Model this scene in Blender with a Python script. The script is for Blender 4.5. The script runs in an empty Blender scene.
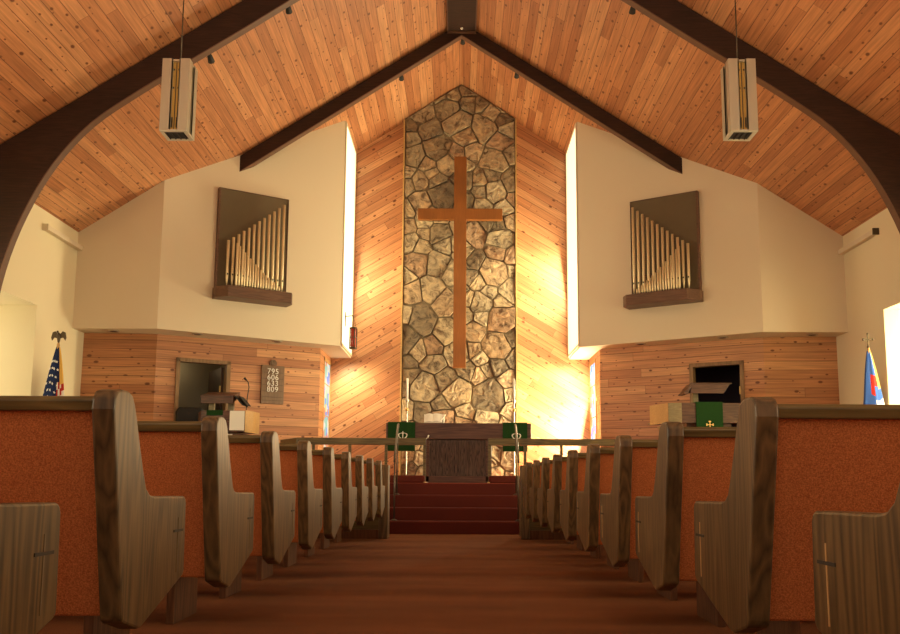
import bpy, bmesh, math, random
from mathutils import Vector, Matrix
random.seed(7)
S = bpy.context.scene
COL = S.collection
PI = math.pi
# ---------------------------------------------------------------- camera
H = .635
cd = bpy.data.cameras.new('camera'); cam = bpy.data.objects.new('camera', cd); COL.objects.link(cam); S.camera = cam
cd.sensor_width = 36; cd.lens = 36; cd.sensor_fit = 'HORIZONTAL'
cd.shift_x = -10/900; cd.shift_y = 40/900
th = math.radians(7.9); ro = math.radians(.3)
F = Vector((0, math.cos(th), math.sin(th))); U0 = Vector((0, -math.sin(th), math.cos(th))); R0 = Vector((1, 0, 0))
R = R0*math.cos(ro)+U0*math.sin(ro); U = U0*math.cos(ro)-R0*math.sin(ro)
m4 = Matrix((R, U, -F)).transposed().to_4x4(); m4.translation = Vector((0, 0, H)); cam.matrix_world = m4
cd.clip_start = .05
# ---------------------------------------------------------------- world, exposure
S.view_settings.view_transform = 'Standard'; S.view_settings.look = 'None'; S.view_settings.gamma = 1
S.view_settings.exposure = 0.0; S.view_settings.use_curve_mapping = False
wd = bpy.data.worlds.new('world'); S.world = wd; wd.use_nodes = True
bgn = wd.node_tree.nodes['Background']; bgn.inputs[0].default_value = (1, .82, .62, 1); bgn.inputs[1].default_value = 0.7
S.cycles.max_bounces = 8; S.cycles.diffuse_bounces = 5; S.cycles.sample_clamp_indirect = 6
try: S.cycles.use_denoising = True
except Exception: pass

def light(name, kind, loc, power, color, aim=None, size=(1, 1), spot=60, blend=.6, radius=.05, spread=None):
    l = bpy.data.lights.new(name, kind); o = bpy.data.objects.new(name, l); COL.objects.link(o); o.location = loc
    l.energy = power; l.color = color
    if kind == 'AREA':
        l.shape = 'RECTANGLE'; l.size = size[0]; l.size_y = size[1]
        if spread: l.spread = math.radians(spread)
    if kind == 'SPOT': l.spot_size = math.radians(spot); l.spot_blend = blend; l.shadow_soft_size = radius
    if kind == 'POINT': l.shadow_soft_size = radius
    if aim is not None: o.rotation_euler = (Vector(aim)-Vector(loc)).to_track_quat('-Z', 'Y').to_euler()
    return o
WARM = (1, .74, .42); SUNNY = (1, .86, .50); DAY = (1, .88, .66)
# daylight through the alcove windows of the nave, both sides
for sx in (-1, 1):
    for (ya, yb, p) in ((10.5, 11.75, 7 if sx < 0 else 110), (6.8, 9.6, 120 if sx < 0 else 160), (3.0, 5.8, 85), (-.6, 2.2, 60)):
        light('nave_window_light', 'AREA', (sx*6.5, (ya+yb)/2, 1.9), p, DAY if sx < 0 else SUNNY, (0, (ya+yb)/2, 1.9), (yb-ya, 2.0))
# fill added at the glowing chancel panes, then daylight of the slit window
light('chancel_fill_light', 'AREA', (-1.94, 15.35, 3.9), 55, SUNNY, (0, 15.35, 3.7), (1.3, 1.9))
light('chancel_fill_light', 'AREA', (1.94, 15.35, 3.9), 160, SUNNY, (0, 15.35, 3.7), (1.3, 1.9))
light('slit_window_light', 'AREA', (2.31, 15.5, 1.95), 400, SUNNY, (0, 15.5, 2.4), (.8, 1.7))
# the recessed downlights beside the pine walls
light('downlight_beam', 'SPOT', (-2.12, 15.5, 2.80), 130, SUNNY, (-1.5, 16.1, 1.1), spot=130, blend=.8, radius=.06)
light('downlight_beam', 'SPOT', (2.12, 15.5, 2.80), 150, SUNNY, (1.5, 16.1, 1.1), spot=130, blend=.8, radius=.06)
light('side_room_fill', 'POINT', (-4.6, 14.6, 2.5), 1.6, WARM, radius=.1)  # unseen lamp added to brighten the left doorway
# unseen soft warm fill added under the nave ceiling, aimed down the nave
light('nave_fill_light', 'AREA', (0, 1.5, 6.3), 130, (1, .76, .5), (0, 9, 2.2), (6, 3))

# ---------------------------------------------------------------- material helpers
def nd(t, typ, **kw):
    n = t.nodes.new(typ)
    for k, v in kw.items(): setattr(n, k, v)
    return n
def mat(name, col=(.5, .5, .5), rough=.6, metal=0., bump=0., bscale=40., var=0., vscale=6., coat=0., emit=None, estr=0.):
    m = bpy.data.materials.new(name); m.use_nodes = True; t = m.node_tree; b = t.nodes['Principled BSDF']
    b.inputs['Roughness'].default_value = rough; b.inputs['Metallic'].default_value = metal
    b.inputs['Coat Weight'].default_value = coat; b.inputs['Coat Roughness'].default_value = .2
    tc = nd(t, 'ShaderNodeTexCoord')
    ns = nd(t, 'ShaderNodeTexNoise'); ns.inputs['Scale'].default_value = vscale; ns.inputs['Detail'].default_value = 4
    t.links.new(tc.outputs['Object'], ns.inputs['Vector'])
    mx = nd(t, 'ShaderNodeMix', data_type='RGBA'); mx.inputs[6].default_value = (*[c*(1-var) for c in col], 1); mx.inputs[7].default_value = (*[min(1, c*(1+var)) for c in col], 1)
    t.links.new(ns.outputs['Fac'], mx.inputs[0]); t.links.new(mx.outputs[2], b.inputs['Base Color'])
    if bump:
        n2 = nd(t, 'ShaderNodeTexNoise'); n2.inputs['Scale'].default_value = bscale; n2.inputs['Detail'].default_value = 3
        t.links.new(tc.outputs['Object'], n2.inputs['Vector'])
        bp = nd(t, 'ShaderNodeBump'); bp.inputs['Strength'].default_value = bump; bp.inputs['Distance'].default_value = .01
        t.links.new(n2.outputs['Fac'], bp.inputs['Height']); t.links.new(bp.outputs['Normal'], b.inputs['Normal'])
    if emit: b.inputs['Emission Color'].default_value = (*emit, 1); b.inputs['Emission Strength'].default_value = estr
    return m
def ramp(t, stops):
    r = nd(t, 'ShaderNodeValToRGB'); e = r.color_ramp.elements
    while len(e) < len(stops): e.new(.5)
    for i, (p, c) in enumerate(stops): e[i].position = p; e[i].color = (*c, 1)
    return r
def mth(t, op, a, b=None, c=None, clamp=False):
    n = nd(t, 'ShaderNodeMath', operation=op); n.use_clamp = clamp
    for i, v in enumerate((a, b, c)):
        if v is None: continue
        if isinstance(v, (int, float)): n.inputs[i].default_value = v
        else: t.links.new(v, n.inputs[i])
    return n.outputs[0]
def planks(name, du, dv, w, L, cols, rough=.45, groove=.05, knot=.38, knotcol=(.17, .055, .02), ks=.17, gdark=.28):
    """boards running along dv, stacked along du (object space)"""
    m = bpy.data.materials.new(name); m.use_nodes = True; t = m.node_tree; b = t.nodes['Principled BSDF']
    tc = nd(t, 'ShaderNodeTexCoord')
    def dot(v):
        n = nd(t, 'ShaderNodeVectorMath', operation='DOT_PRODUCT'); n.inputs[1].default_value = v
        t.links.new(tc.outputs['Object'], n.inputs[0]); return n.outputs['Value']
    um = dot(du); vm = dot(dv)
    u = mth(t, 'DIVIDE', um, w); i = mth(t, 'FLOOR', u); fu = mth(t, 'SUBTRACT', u, i)
    wn = nd(t, 'ShaderNodeTexWhiteNoise', noise_dimensions='1D'); t.links.new(i, wn.inputs['W'])
    v = mth(t, 'ADD', mth(t, 'DIVIDE', vm, L), mth(t, 'MULTIPLY', wn.outputs['Value'], 7.3))
    j = mth(t, 'FLOOR', v); fv = mth(t, 'SUBTRACT', v, j)
    cmb = nd(t, 'ShaderNodeCombineXYZ'); t.links.new(i, cmb.inputs[0]); t.links.new(j, cmb.inputs[1])
    wb = nd(t, 'ShaderNodeTexWhiteNoise', noise_dimensions='2D'); t.links.new(cmb.outputs[0], wb.inputs['Vector'])
    rnd = wb.outputs['Value']
    rp = ramp(t, cols); t.links.new(rnd, rp.inputs[0])
    # grain
    gc = nd(t, 'ShaderNodeCombineXYZ'); t.links.new(mth(t, 'MULTIPLY', um, 45.), gc.inputs[0]); t.links.new(mth(t, 'MULTIPLY', vm, 1.6), gc.inputs[1]); t.links.new(mth(t, 'MULTIPLY', rnd, 37.), gc.inputs[2])
    gn = nd(t, 'ShaderNodeTexNoise'); gn.inputs['Scale'].default_value = 1; gn.inputs['Detail'].default_value = 3; t.links.new(gc.outputs[0], gn.inputs['Vector'])
    gr = nd(t, 'ShaderNodeMapRange'); t.links.new(gn.outputs['Fac'], gr.inputs[0]); gr.inputs[1].default_value = .3; gr.inputs[2].default_value = .7; gr.inputs[3].default_value = .72; gr.inputs[4].default_value = 1.16
    # knots
    kc = nd(t, 'ShaderNodeCombineXYZ'); t.links.new(mth(t, 'DIVIDE', um, ks*.75), kc.inputs[0]); t.links.new(mth(t, 'DIVIDE', vm, ks*1.25), kc.inputs[1]); t.links.new(mth(t, 'MULTIPLY', rnd, 91.), kc.inputs[2])
    vo = nd(t, 'ShaderNodeTexVoronoi', voronoi_dimensions='2D'); vo.inputs['Scale'].default_value = 1
    kc2 = nd(t, 'ShaderNodeVectorMath', operation='ADD'); t.links.new(kc.outputs[0], kc2.inputs[0])
    off = nd(t, 'ShaderNodeVectorMath', operation='SCALE'); t.links.new(wb.outputs['Color'], off.inputs[0]); off.inputs['Scale'].default_value = 20
    t.links.new(off.outputs[0], kc2.inputs[1]); t.links.new(kc2.outputs[0], vo.inputs['Vector'])
    sep = nd(t, 'ShaderNodeSeparateColor'); t.links.new(vo.outputs['Color'], sep.inputs[0])
    has = mth(t, 'GREATER_THAN', sep.outputs[0], knot)
    rad = mth(t, 'MULTIPLY_ADD', mth(t, 'POWER', sep.outputs[1], 2.), .15, .065)
    kd = mth(t, 'SUBTRACT', 1., mth(t, 'DIVIDE', vo.outputs['Distance'], rad), clamp=True)
    kd = mth(t, 'MULTIPLY', mth(t, 'MULTIPLY', kd, 2.2, clamp=True), has)
    # groove
    g1 = mth(t, 'LESS_THAN', fu, groove); g2 = mth(t, 'LESS_THAN', fv, .006/L*1.2); g = mth(t, 'MAXIMUM', g1, mth(t, 'MULTIPLY', g2, .5))
    mx = nd(t, 'ShaderNodeMix', data_type='RGBA', blend_type='MULTIPLY'); mx.inputs[0].default_value = 1
    t.links.new(rp.outputs[0], mx.inputs[6]); t.links.new(gr.outputs[0], mx.inputs[7])
    mk = nd(t, 'ShaderNodeMix', data_type='RGBA'); t.links.new(kd, mk.inputs[0]); t.links.new(mx.outputs[2], mk.inputs[6]); mk.inputs[7].default_value = (*knotcol, 1)
    mg = nd(t, 'ShaderNodeMix', data_type='RGBA', blend_type='MULTIPLY'); t.links.new(g, mg.inputs[0]); t.links.new(mk.outputs[2], mg.inputs[6]); mg.inputs[7].default_value = (gdark, gdark*.8, gdark*.7, 1)
    t.links.new(mg.outputs[2], b.inputs['Base Color']); b.inputs['Roughness'].default_value = rough
    bp = nd(t, 'ShaderNodeBump'); bp.inputs['Strength'].default_value = .5; bp.inputs['Distance'].default_value = .006
    t.links.new(mth(t, 'SUBTRACT', 1., g), bp.inputs['Height']); t.links.new(bp.outputs['Normal'], b.inputs['Normal'])
    return m
def wood(name, dark, light, axis='z', rough=.38, scale=1., coat=.25, rings=.5):
    """stained wood, grain stretched along an object axis"""
    m = bpy.data.materials.new(name); m.use_nodes = True; t = m.node_tree; b = t.nodes['Principled BSDF']
    tc = nd(t, 'ShaderNodeTexCoord'); oi = nd(t, 'ShaderNodeObjectInfo')
    ad = nd(t, 'ShaderNodeVectorMath', operation='ADD'); sc = nd(t, 'ShaderNodeCombineXYZ')
    r = mth(t, 'MULTIPLY', oi.outputs['Random'], 13.)
    for k in range(3): t.links.new(r, sc.inputs[k])
    t.links.new(tc.outputs['Object'], ad.inputs[0]); t.links.new(sc.outputs[0], ad.inputs[1])
    mp = nd(t, 'ShaderNodeMapping'); t.links.new(ad.outputs[0], mp.inputs['Vector'])
    s = {'x': (.07, 1, 1), 'y': (1, .07, 1), 'z': (1, 1, .07)}[axis]
    mp.inputs['Scale'].default_value = [q*scale for q in s]
    n1 = nd(t, 'ShaderNodeTexNoise'); n1.inputs['Scale'].default_value = 9; n1.inputs['Detail'].default_value = 2; t.links.new(mp.outputs[0], n1.inputs['Vector'])
    w = mth(t, 'FRACT', mth(t, 'MULTIPLY', n1.outputs['Fac'], 11.))
    w = mth(t, 'ABSOLUTE', mth(t, 'MULTIPLY_ADD', w, 2., -1.))
    n2 = nd(t, 'ShaderNodeTexNoise'); n2.inputs['Scale'].default_value = 110; n2.inputs['Detail'].default_value = 3; t.links.new(mp.outputs[0], n2.inputs['Vector'])
    f = mth(t, 'ADD', mth(t, 'MULTIPLY', w, rings), mth(t, 'MULTIPLY', n2.outputs['Fac'], 1.-rings*.6), clamp=True)
    n3 = nd(t, 'ShaderNodeTexNoise'); n3.inputs['Scale'].default_value = 2.3; t.links.new(ad.outputs[0], n3.inputs['Vector'])
    rp = ramp(t, [(.1, dark), (.95, light)]); t.links.new(f, rp.inputs[0])
    mx = nd(t, 'ShaderNodeMix', data_type='RGBA', blend_type='MULTIPLY'); mx.inputs[0].default_value = .5
    t.links.new(rp.outputs[0], mx.inputs[6]); t.links.new(n3.outputs['Fac'], mx.inputs[7]); t.links.new(mx.outputs[2], b.inputs['Base Color'])
    b.inputs['Roughness'].default_value = rough; b.inputs['Specular IOR Level'].default_value = .3; b.inputs['Coat Weight'].default_value = coat; b.inputs['Coat Roughness'].default_value = .25
    bp = nd(t, 'ShaderNodeBump'); bp.inputs['Strength'].default_value = .12; bp.inputs['Distance'].default_value = .002
    t.links.new(f, bp.inputs['Height']); t.links.new(bp.outputs['Normal'], b.inputs['Normal'])
    return m
def fabric(name, a, b_, scale=260., bump=.5, big=.0, rough=.95, light_bands=False):
    m = bpy.data.materials.new(name); m.use_nodes = True; t = m.node_tree; b = t.nodes['Principled BSDF']
    tc = nd(t, 'ShaderNodeTexCoord')
    n = nd(t, 'ShaderNodeTexNoise'); n.inputs['Scale'].default_value = scale; n.inputs['Detail'].default_value = 2; n.inputs['Roughness'].default_value = .7
    t.links.new(tc.outputs['Object'], n.inputs['Vector'])
    rp = ramp(t, [(.36, a), (.64, b_)]); t.links.new(n.outputs['Fac'], rp.inputs[0])
    n2 = nd(t, 'ShaderNodeTexNoise'); n2.inputs['Scale'].default_value = 1.4; n2.inputs['Detail'].default_value = 5
    mp = nd(t, 'ShaderNodeMapping'); mp.inputs['Scale'].default_value = (.6, 2.2, 1) if light_bands else (1, 1, 1)
    t.links.new(tc.outputs['Object'], mp.inputs['Vector']); t.links.new(mp.outputs[0], n2.inputs['Vector'])
    mr = nd(t, 'ShaderNodeMapRange'); t.links.new(n2.outputs['Fac'], mr.inputs[0]); mr.inputs[1].default_value = .3; mr.inputs[2].default_value = .7; mr.inputs[3].default_value = 1-big; mr.inputs[4].default_value = 1+big
    mx = nd(t, 'ShaderNodeMix', data_type='RGBA', blend_type='MULTIPLY'); mx.inputs[0].default_value = 1
    t.links.new(rp.outputs[0], mx.inputs[6]); t.links.new(mr.outputs[0], mx.inputs[7]); t.links.new(mx.outputs[2], b.inputs['Base Color'])
    b.inputs['Roughness'].default_value = rough; b.inputs['Specular IOR Level'].default_value = .15
    bp = nd(t, 'ShaderNodeBump'); bp.inputs['Strength'].default_value = bump; bp.inputs['Distance'].default_value = .004
    t.links.new(n.outputs['Fac'], bp.inputs['Height']); t.links.new(bp.outputs['Normal'], b.inputs['Normal'])
    return m
# ---------------------------------------------------------------- materials
SL = .655                      # roof slope
cs = 1/math.hypot(1, SL)
PCOL = [(0, (.42, .165, .070)), (.35, (.51, .215, .092)), (.7, (.58, .262, .115)), (1, (.64, .32, .15))]
M_ceilL = planks('pine_ceiling_left', (cs, 0, cs*SL), (0, 1, 0), .14, 3.2, PCOL)
M_ceilR = planks('pine_ceiling_right', (cs, 0, -cs*SL), (0, 1, 0), .14, 3.2, PCOL)
dg = 1/math.hypot(1, .6)
M_diagL = planks('pine_diagonal_left', (-.6*dg, 0, dg), (dg, 0, .6*dg), .14, 2.6, PCOL, ks=.17)
M_diagR = planks('pine_diagonal_right', (.6*dg, 0, dg), (dg, 0, -.6*dg), .14, 2.6, PCOL, ks=.17)
LC = [(0, (.42, .17, .07)), (.4, (.52, .235, .10)), (.8, (.58, .28, .125)), (1, (.64, .33, .15))]
M_lower = planks('pine_wainscot_boards', (0, 0, 1), (.86, .5, 0),   .137, 4.6, LC, ks=.17)
M_lowerR = planks('pine_wainscot_boards_right', (0, 0, 1), (.86, -.5, 0),   .137, 4.6, LC, ks=.17)
M_lowerY = planks('pine_return_boards', (0, 0, 1), (.05, 1, 0),   .137, 4.6, LC, ks=.17)
M_cream = mat('cream_painted_plaster', (.72, .62, .45), .85, bump=.08, bscale=60, var=.02, vscale=.8)
M_creamside = mat('cream_side_wall_paint', (.78, .69, .47), .85, bump=.05, bscale=60, var=.02, vscale=.8)
M_beam = wood('dark_stained_beam', (.018, .007, .004), (.06, .022, .011), 'x', .6, 1., .1, .4)
M_beamedge = mat('beam_edge_and_lit_underside', (.12, .055, .03), .5, var=.2, vscale=12)  # ridge edging; also light on the beam undersides, as a paler colour
M_pew = wood('stained_oak_pew_end', (.05, .027, .010), (.215, .116, .044), 'z', .42, 1., .10, .6)
M_pewx = wood('stained_oak_rail', (.06, .038, .011), (.23, .15, .05), 'x', .36, 1., .3, .45)
M_pewdark = wood('oak_support', (.09, .032, .013), (.22, .085, .034), 'z', .9, 1., 0, .4)
M_orange = fabric('rust_orange_upholstery', (.38, .10, .030), (.66, .21, .065), 260, .4, .06)
M_carpet = fabric('rust_brown_carpet', (.10, .037, .014), (.26, .096, .036), 210, .6, .22, light_bands=True)  # broad bands put patterns of light on the floor into the colour
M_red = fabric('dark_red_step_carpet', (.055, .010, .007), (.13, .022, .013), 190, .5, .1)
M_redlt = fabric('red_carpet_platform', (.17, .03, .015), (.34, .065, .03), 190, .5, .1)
M_walnut = wood('walnut_red_brown', (.05, .018, .011), (.17, .07, .042), 'x', .4, 1., .2, .5)
M_altarpanel = wood('bark_textured_panel', (.02, .011, .009), (.16, .09, .066), 'z', .6, 2.2, .0, .9)
M_cross = wood('cross_cedar', (.25, .082, .014), (.37, .125, .026), 'z', .5, 1., .1, .2)
M_green = fabric('green_parament_cloth', (.009, .036, .008), (.020, .066, .016), 300, .2)
M_gold = mat('gold_metallic_trim', (.83, .55, .22), .35, 1)
M_pipe = mat('champagne_organ_pipe', (.86, .72, .45), .4, .45)
M_caseback = mat('organ_case_back_olive', (.13, .095, .05), .8, var=.1)
M_case = wood('organ_case_brown', (.10, .05, .03), (.24, .125, .075), 'x', .5, 1., .1, .4)
M_alum = mat('brushed_aluminium', (.62, .59, .47), .38, .6)
M_amber = mat('amber_glass_strip', (.42, .22, .045), .3, emit=(1, .5, .1), estr=.12, var=.2, vscale=14)
M_black = mat('black_enamel', (.008, .007, .006), .6)
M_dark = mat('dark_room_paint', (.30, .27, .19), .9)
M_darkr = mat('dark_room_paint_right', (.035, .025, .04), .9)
M_frame = wood('door_casing_oak', (.22, .12, .055), (.42, .26, .13), 'z', .5, 1., .1, .4)
M_doorleaf = wood('dark_door_leaf', (.05, .025, .015), (.11, .06, .035), 'z', .5)
M_steel = mat('satin_steel', (.55, .5, .42), .35, .9)
M_iron = mat('dark_bronze_rail', (.10, .075, .05), .4, .6)
M_paper = mat('white_paper', (.85, .82, .74), .8)
M_wax = mat('white_candle_wax', (.9, .86, .74), .5)
M_brass = mat('antique_brass', (.55, .36, .13), .35, .9)
M_redglass = mat('ruby_glass', (.30, .03, .02), .15, emit=(1, .12, .04), estr=.12)
M_white = mat('white_digit_card', (.85, .83, .78), .7)
M_board = wood('hymn_board_brown', (.20, .12, .07), (.30, .185, .11), 'z', .6)
M_boardslot = mat('hymn_board_slot', (.10, .055, .03), .6)
M_flagblue = fabric('navy_flag_cloth', (.012, .02, .07), (.02, .035, .11), 400, .1)
M_flagroyal = fabric('royal_blue_flag_cloth', (.03, .08, .33), (.05, .12, .42), 400, .1)
M_flagred = fabric('red_flag_cloth', (.38, .02, .02), (.5, .04, .03), 400, .1)
M_flagwhite = fabric('white_flag_cloth', (.75, .70, .62), (.85, .8, .72), 400, .1)
M_fringe = mat('gold_fringe', (.75, .45, .08), .7)
M_golden = wood('golden_oak_and_lit_boards', (.58, .32, .10), (.82, .52, .21), 'x', .45, 1., .15, .35)  # lightened so pulpit and lectern side boards look lit; plain golden oak elsewhere
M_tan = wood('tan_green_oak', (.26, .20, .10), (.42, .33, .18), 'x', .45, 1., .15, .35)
M_window = mat('glowing_pane', (.9, .88, .75), .5, emit=(1, .92, .58), estr=1.15)  # left nave windows, and the glowing panes added beside the chancel
M_windowR = mat('bright_daylight_pane_clear', (.9, .9, .8), .5, emit=(1, .95, .78), estr=2.6)
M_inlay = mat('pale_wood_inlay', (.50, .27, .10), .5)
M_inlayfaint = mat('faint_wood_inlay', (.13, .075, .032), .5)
M_inlaydark = mat('dark_engraved_line', (.035, .02, .012), .7)
# stained glass
def stained(name, st):
    m = bpy.data.materials.new(name); m.use_nodes = True; t = m.node_tree; b = t.nodes['Principled BSDF']
    tc = nd(t, 'ShaderNodeTexCoord'); v = nd(t, 'ShaderNodeTexVoronoi'); v.inputs['Scale'].default_value = 7; t.links.new(tc.outputs['Object'], v.inputs['Vector'])
    sp = nd(t, 'ShaderNodeSeparateColor'); t.links.new(v.outputs['Color'], sp.inputs[0])
    rp = ramp(t, [(0, (.12, .35, 1)), (.25, (.9, .95, .8)), (.4, (.9, .3, .15)), (.6, (.95, .9, .7)), (.75, (.3, .75, .6)), (.88, (1, .75, .25))]); rp.color_ramp.interpolation = 'CONSTANT'
    t.links.new(sp.outputs[0], rp.inputs[0]); b.inputs['Base Color'].default_value = (.04, .04, .04, 1); t.links.new(rp.outputs[0], b.inputs['Emission Color']); b.inputs['Emission Strength'].default_value = st
    return m
M_stainL = stained('stained_glass_pale', .8); M_stainR = stained('stained_glass_sunlit', 1.4)
# stone
def stone_mat():
    m = bpy.data.materials.new('field_stone'); m.use_nodes = True; t = m.node_tree; b = t.nodes['Principled BSDF']
    ge = nd(t, 'ShaderNodeNewGeometry'); tc = nd(t, 'ShaderNodeTexCoord')
    rp = ramp(t, [(0, (.32, .24, .145)), (.15, (.46, .35, .215)), (.32, (.36, .275, .17)), (.45, (.50, .38, .23)), (.60, (.38, .24, .14)), (.67, (.42, .33, .21)), (.80, (.23, .17, .105)), (.88, (.45, .31, .18))]); rp.color_ramp.interpolation = 'CONSTANT'
    t.links.new(ge.outputs['Random Per Island'], rp.inputs[0])
    ad = nd(t, 'ShaderNodeVectorMath', operation='ADD'); t.links.new(tc.outputs['Object'], ad.inputs[0])
    cb = nd(t, 'ShaderNodeCombineXYZ'); r = mth(t, 'MULTIPLY', ge.outputs['Random Per Island'], 50.); t.links.new(r, cb.inputs[0]); t.links.new(r, cb.inputs[1]); t.links.new(cb.outputs[0], ad.inputs[1])
    n = nd(t, 'ShaderNodeTexNoise'); n.inputs['Scale'].default_value = 6; n.inputs['Detail'].default_value = 8; n.inputs['Roughness'].default_value = .68; n.inputs['Distortion'].default_value = 1.2; t.links.new(ad.outputs[0], n.inputs['Vector'])
    r2 = ramp(t, [(.36, (.25, .20, .17)), (.47, (.75, .74, .72)), (.54, (.95, .93, .9)), (.66, (1.35, 1.27, 1.1))]); t.links.new(n.outputs['Fac'], r2.inputs[0])
    mx = nd(t, 'ShaderNodeMix', data_type='RGBA', blend_type='MULTIPLY'); mx.inputs[0].default_value = 1; t.links.new(rp.outputs[0], mx.inputs[6]); t.links.new(r2.outputs[0], mx.inputs[7])
    t.links.new(mx.outputs[2], b.inputs['Base Color']); b.inputs['Roughness'].default_value = .75
    bp = nd(t, 'ShaderNodeBump'); bp.inputs['Strength'].default_value = .7; bp.inputs['Distance'].default_value = .018; t.links.new(n.outputs['Fac'], bp.inputs['Height']); t.links.new(bp.outputs['Normal'], b.inputs['Normal'])
    return m
M_stone = stone_mat(); M_mortar = mat('grey_brown_mortar', (.24, .185, .115), .9, bump=.4, bscale=30, var=.15)

# ---------------------------------------------------------------- mesh helpers
def BM(): return bmesh.new()
def poly(bm, verts, faces, T=None):
    vs = [bm.verts.new(T @ Vector(v) if T else v) for v in verts]
    out = []
    for f in faces:
        try: out.append(bm.faces.new([vs[i] for i in f]))
        except ValueError: pass
    return out
def box(bm, x0, x1, y0, y1, z0, z1, mi=0, T=None):
    v = [(x0, y0, z0), (x1, y0, z0), (x1, y1, z0), (x0, y1, z0), (x0, y0, z1), (x1, y0, z1), (x1, y1, z1), (x0, y1, z1)]
    for f in poly(bm, v, [(0, 3, 2, 1), (4, 5, 6, 7), (0, 1, 5, 4), (1, 2, 6, 5), (2, 3, 7, 6), (3, 0, 4, 7)], T): f.material_index = mi
def prism(bm, pts, axis, a, b, mi=0, T=None):
    """2d outline pts extruded along axis from a to b. x: pts=(y,z); y: pts=(x,z); z: pts=(x,y)"""
    def P(p, c): return {'x': (c, p[0], p[1]), 'y': (p[0], c, p[1]), 'z': (p[0], p[1], c)}[axis]
    n = len(pts); v = [P(p, a) for p in pts]+[P(p, b) for p in pts]
    f = [tuple(range(n)), tuple(range(2*n-1, n-1, -1))]+[(i, i+n, (i+1) % n+n, (i+1) % n) for i in range(n)]
    for q in poly(bm, v, f, T): q.material_index = mi
def tube(bm, pts, r, seg=8, mi=0, cap=True):
    pts = [Vector(p) for p in pts]; rs = r if isinstance(r, (list, tuple)) else [r]*len(pts); rings = []
    prev = None
    for i, p in enumerate(pts):
        d = (pts[min(i+1, len(pts)-1)]-pts[max(i-1, 0)]).normalized()
        if prev is None: a = d.orthogonal().normalized()
        else: a = (prev-d*prev.dot(d)).normalized()
        prev = a; b = d.cross(a)
        rings.append([bm.verts.new(p+(a*math.cos(2*PI*k/seg)+b*math.sin(2*PI*k/seg))*rs[i]) for k in range(seg)])
    for i in range(len(rings)-1):
        for k in range(seg):
            f = bm.faces.new((rings[i][k], rings[i][(k+1) % seg], rings[i+1][(k+1) % seg], rings[i+1][k])); f.material_index = mi; f.smooth = True
    if cap:
        for q in (rings[0][::-1], rings[-1]):
            f = bm.faces.new(q); f.material_index = mi
def lathe(bm, prof, cx=0, cy=0, seg=20, mi=0):
    tube_r = [[bm.verts.new((cx+r*math.cos(2*PI*k/seg), cy+r*math.sin(2*PI*k/seg), z)) for k in range(seg)] for r, z in prof]
    for i in range(len(prof)-1):
        for k in range(seg):
            f = bm.faces.new((tube_r[i][k], tube_r[i][(k+1) % seg], tube_r[i+1][(k+1) % seg], tube_r[i+1][k])); f.material_index = mi; f.smooth = True
    for q in (tube_r[0][::-1], tube_r[-1]):
        f = bm.faces.new(q); f.material_index = mi
def ball(bm, c, r, seg=12, mi=0, sz=1.):
    n = seg//2
    lathe_pts = [(max(1e-4, r*math.sin(PI*i/n)), c[2]-r*sz*math.cos(PI*i/n)) for i in range(n+1)]
    lathe(bm, lathe_pts, c[0], c[1], seg, mi)
def obj(name, bm, m, parent=None, bevel=0., seg=2, label=None):
    bmesh.ops.recalc_face_normals(bm, faces=bm.faces[:])
    me = bpy.data.meshes.new(name); bm.to_mesh(me); bm.free()
    for x in (m if isinstance(m, (list, tuple)) else [m]): me.materials.append(x)
    o = bpy.data.objects.new(name, me); COL.objects.link(o)
    if parent: o.parent = parent
    if bevel:
        b = o.modifiers.new('bevel', 'BEVEL'); b.width = bevel; b.segments = seg; b.limit_method = 'ANGLE'; b.angle_limit = math.radians(35); b.harden_normals = False
    if label: o['label'] = label
    return o
def struct(name, bm, m, bevel=0): o = obj(name, bm, m, None, bevel); o['kind'] = 'structure'; return o
def tag(o, label, cat, group=None):
    o['label'] = label; o['category'] = cat
    if group: o['group'] = group
    return o
def thing(name, label, cat, loc=(0, 0, 0), rz=0., group=None):
    o = bpy.data.objects.new(name, None); COL.objects.link(o); o.location = loc; o.rotation_euler = (0, 0, rz); o.empty_display_size = .1
    return tag(o, label, cat, group)
def dup(root, loc, label=None, rz=None):
    r = root.copy(); COL.objects.link(r); r.location = loc
    if rz is not None: r.rotation_euler = (0, 0, rz)
    if label: r['label'] = label
    for ch in list(root.children):
        c = ch.copy(); COL.objects.link(c); c.parent = r
        for g in list(ch.children):
            d = g.copy(); COL.objects.link(d); d.parent = c
    return r
def roof(x): return 8.0-SL*abs(x)

# ================================================================ SETTING
PZ = .62                                            # chancel platform height
bm = BM(); box(bm, -6.9, 6.9, -3, 12.1, -.1, 0); struct('floor', bm, M_carpet)
# platform with three carpeted steps
bm = BM()
box(bm, -5.68, 5.68, 12.1, 16.3, -.1, PZ)
for k, (y, z) in enumerate(((11.2, .155), (11.5, .31), (11.8, .465))): box(bm, -2.6, 2.6, y, 12.1, -.05, z)
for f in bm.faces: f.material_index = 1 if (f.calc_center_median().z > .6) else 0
struct('floor_chancel_platform', bm, [M_red, M_redlt], .018)
# ceiling
for s, nm, mm in ((-1, 'ceiling_left', M_ceilL), (1, 'ceiling_right', M_ceilR)):
    bm = BM(); prism(bm, [(0, roof(0)), (s*6.1, roof(6.1)), (s*6.1, roof(6.1)+.15), (0, roof(0)+.15)], 'y', -3, 16.4); struct(nm, bm, mm)
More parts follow.
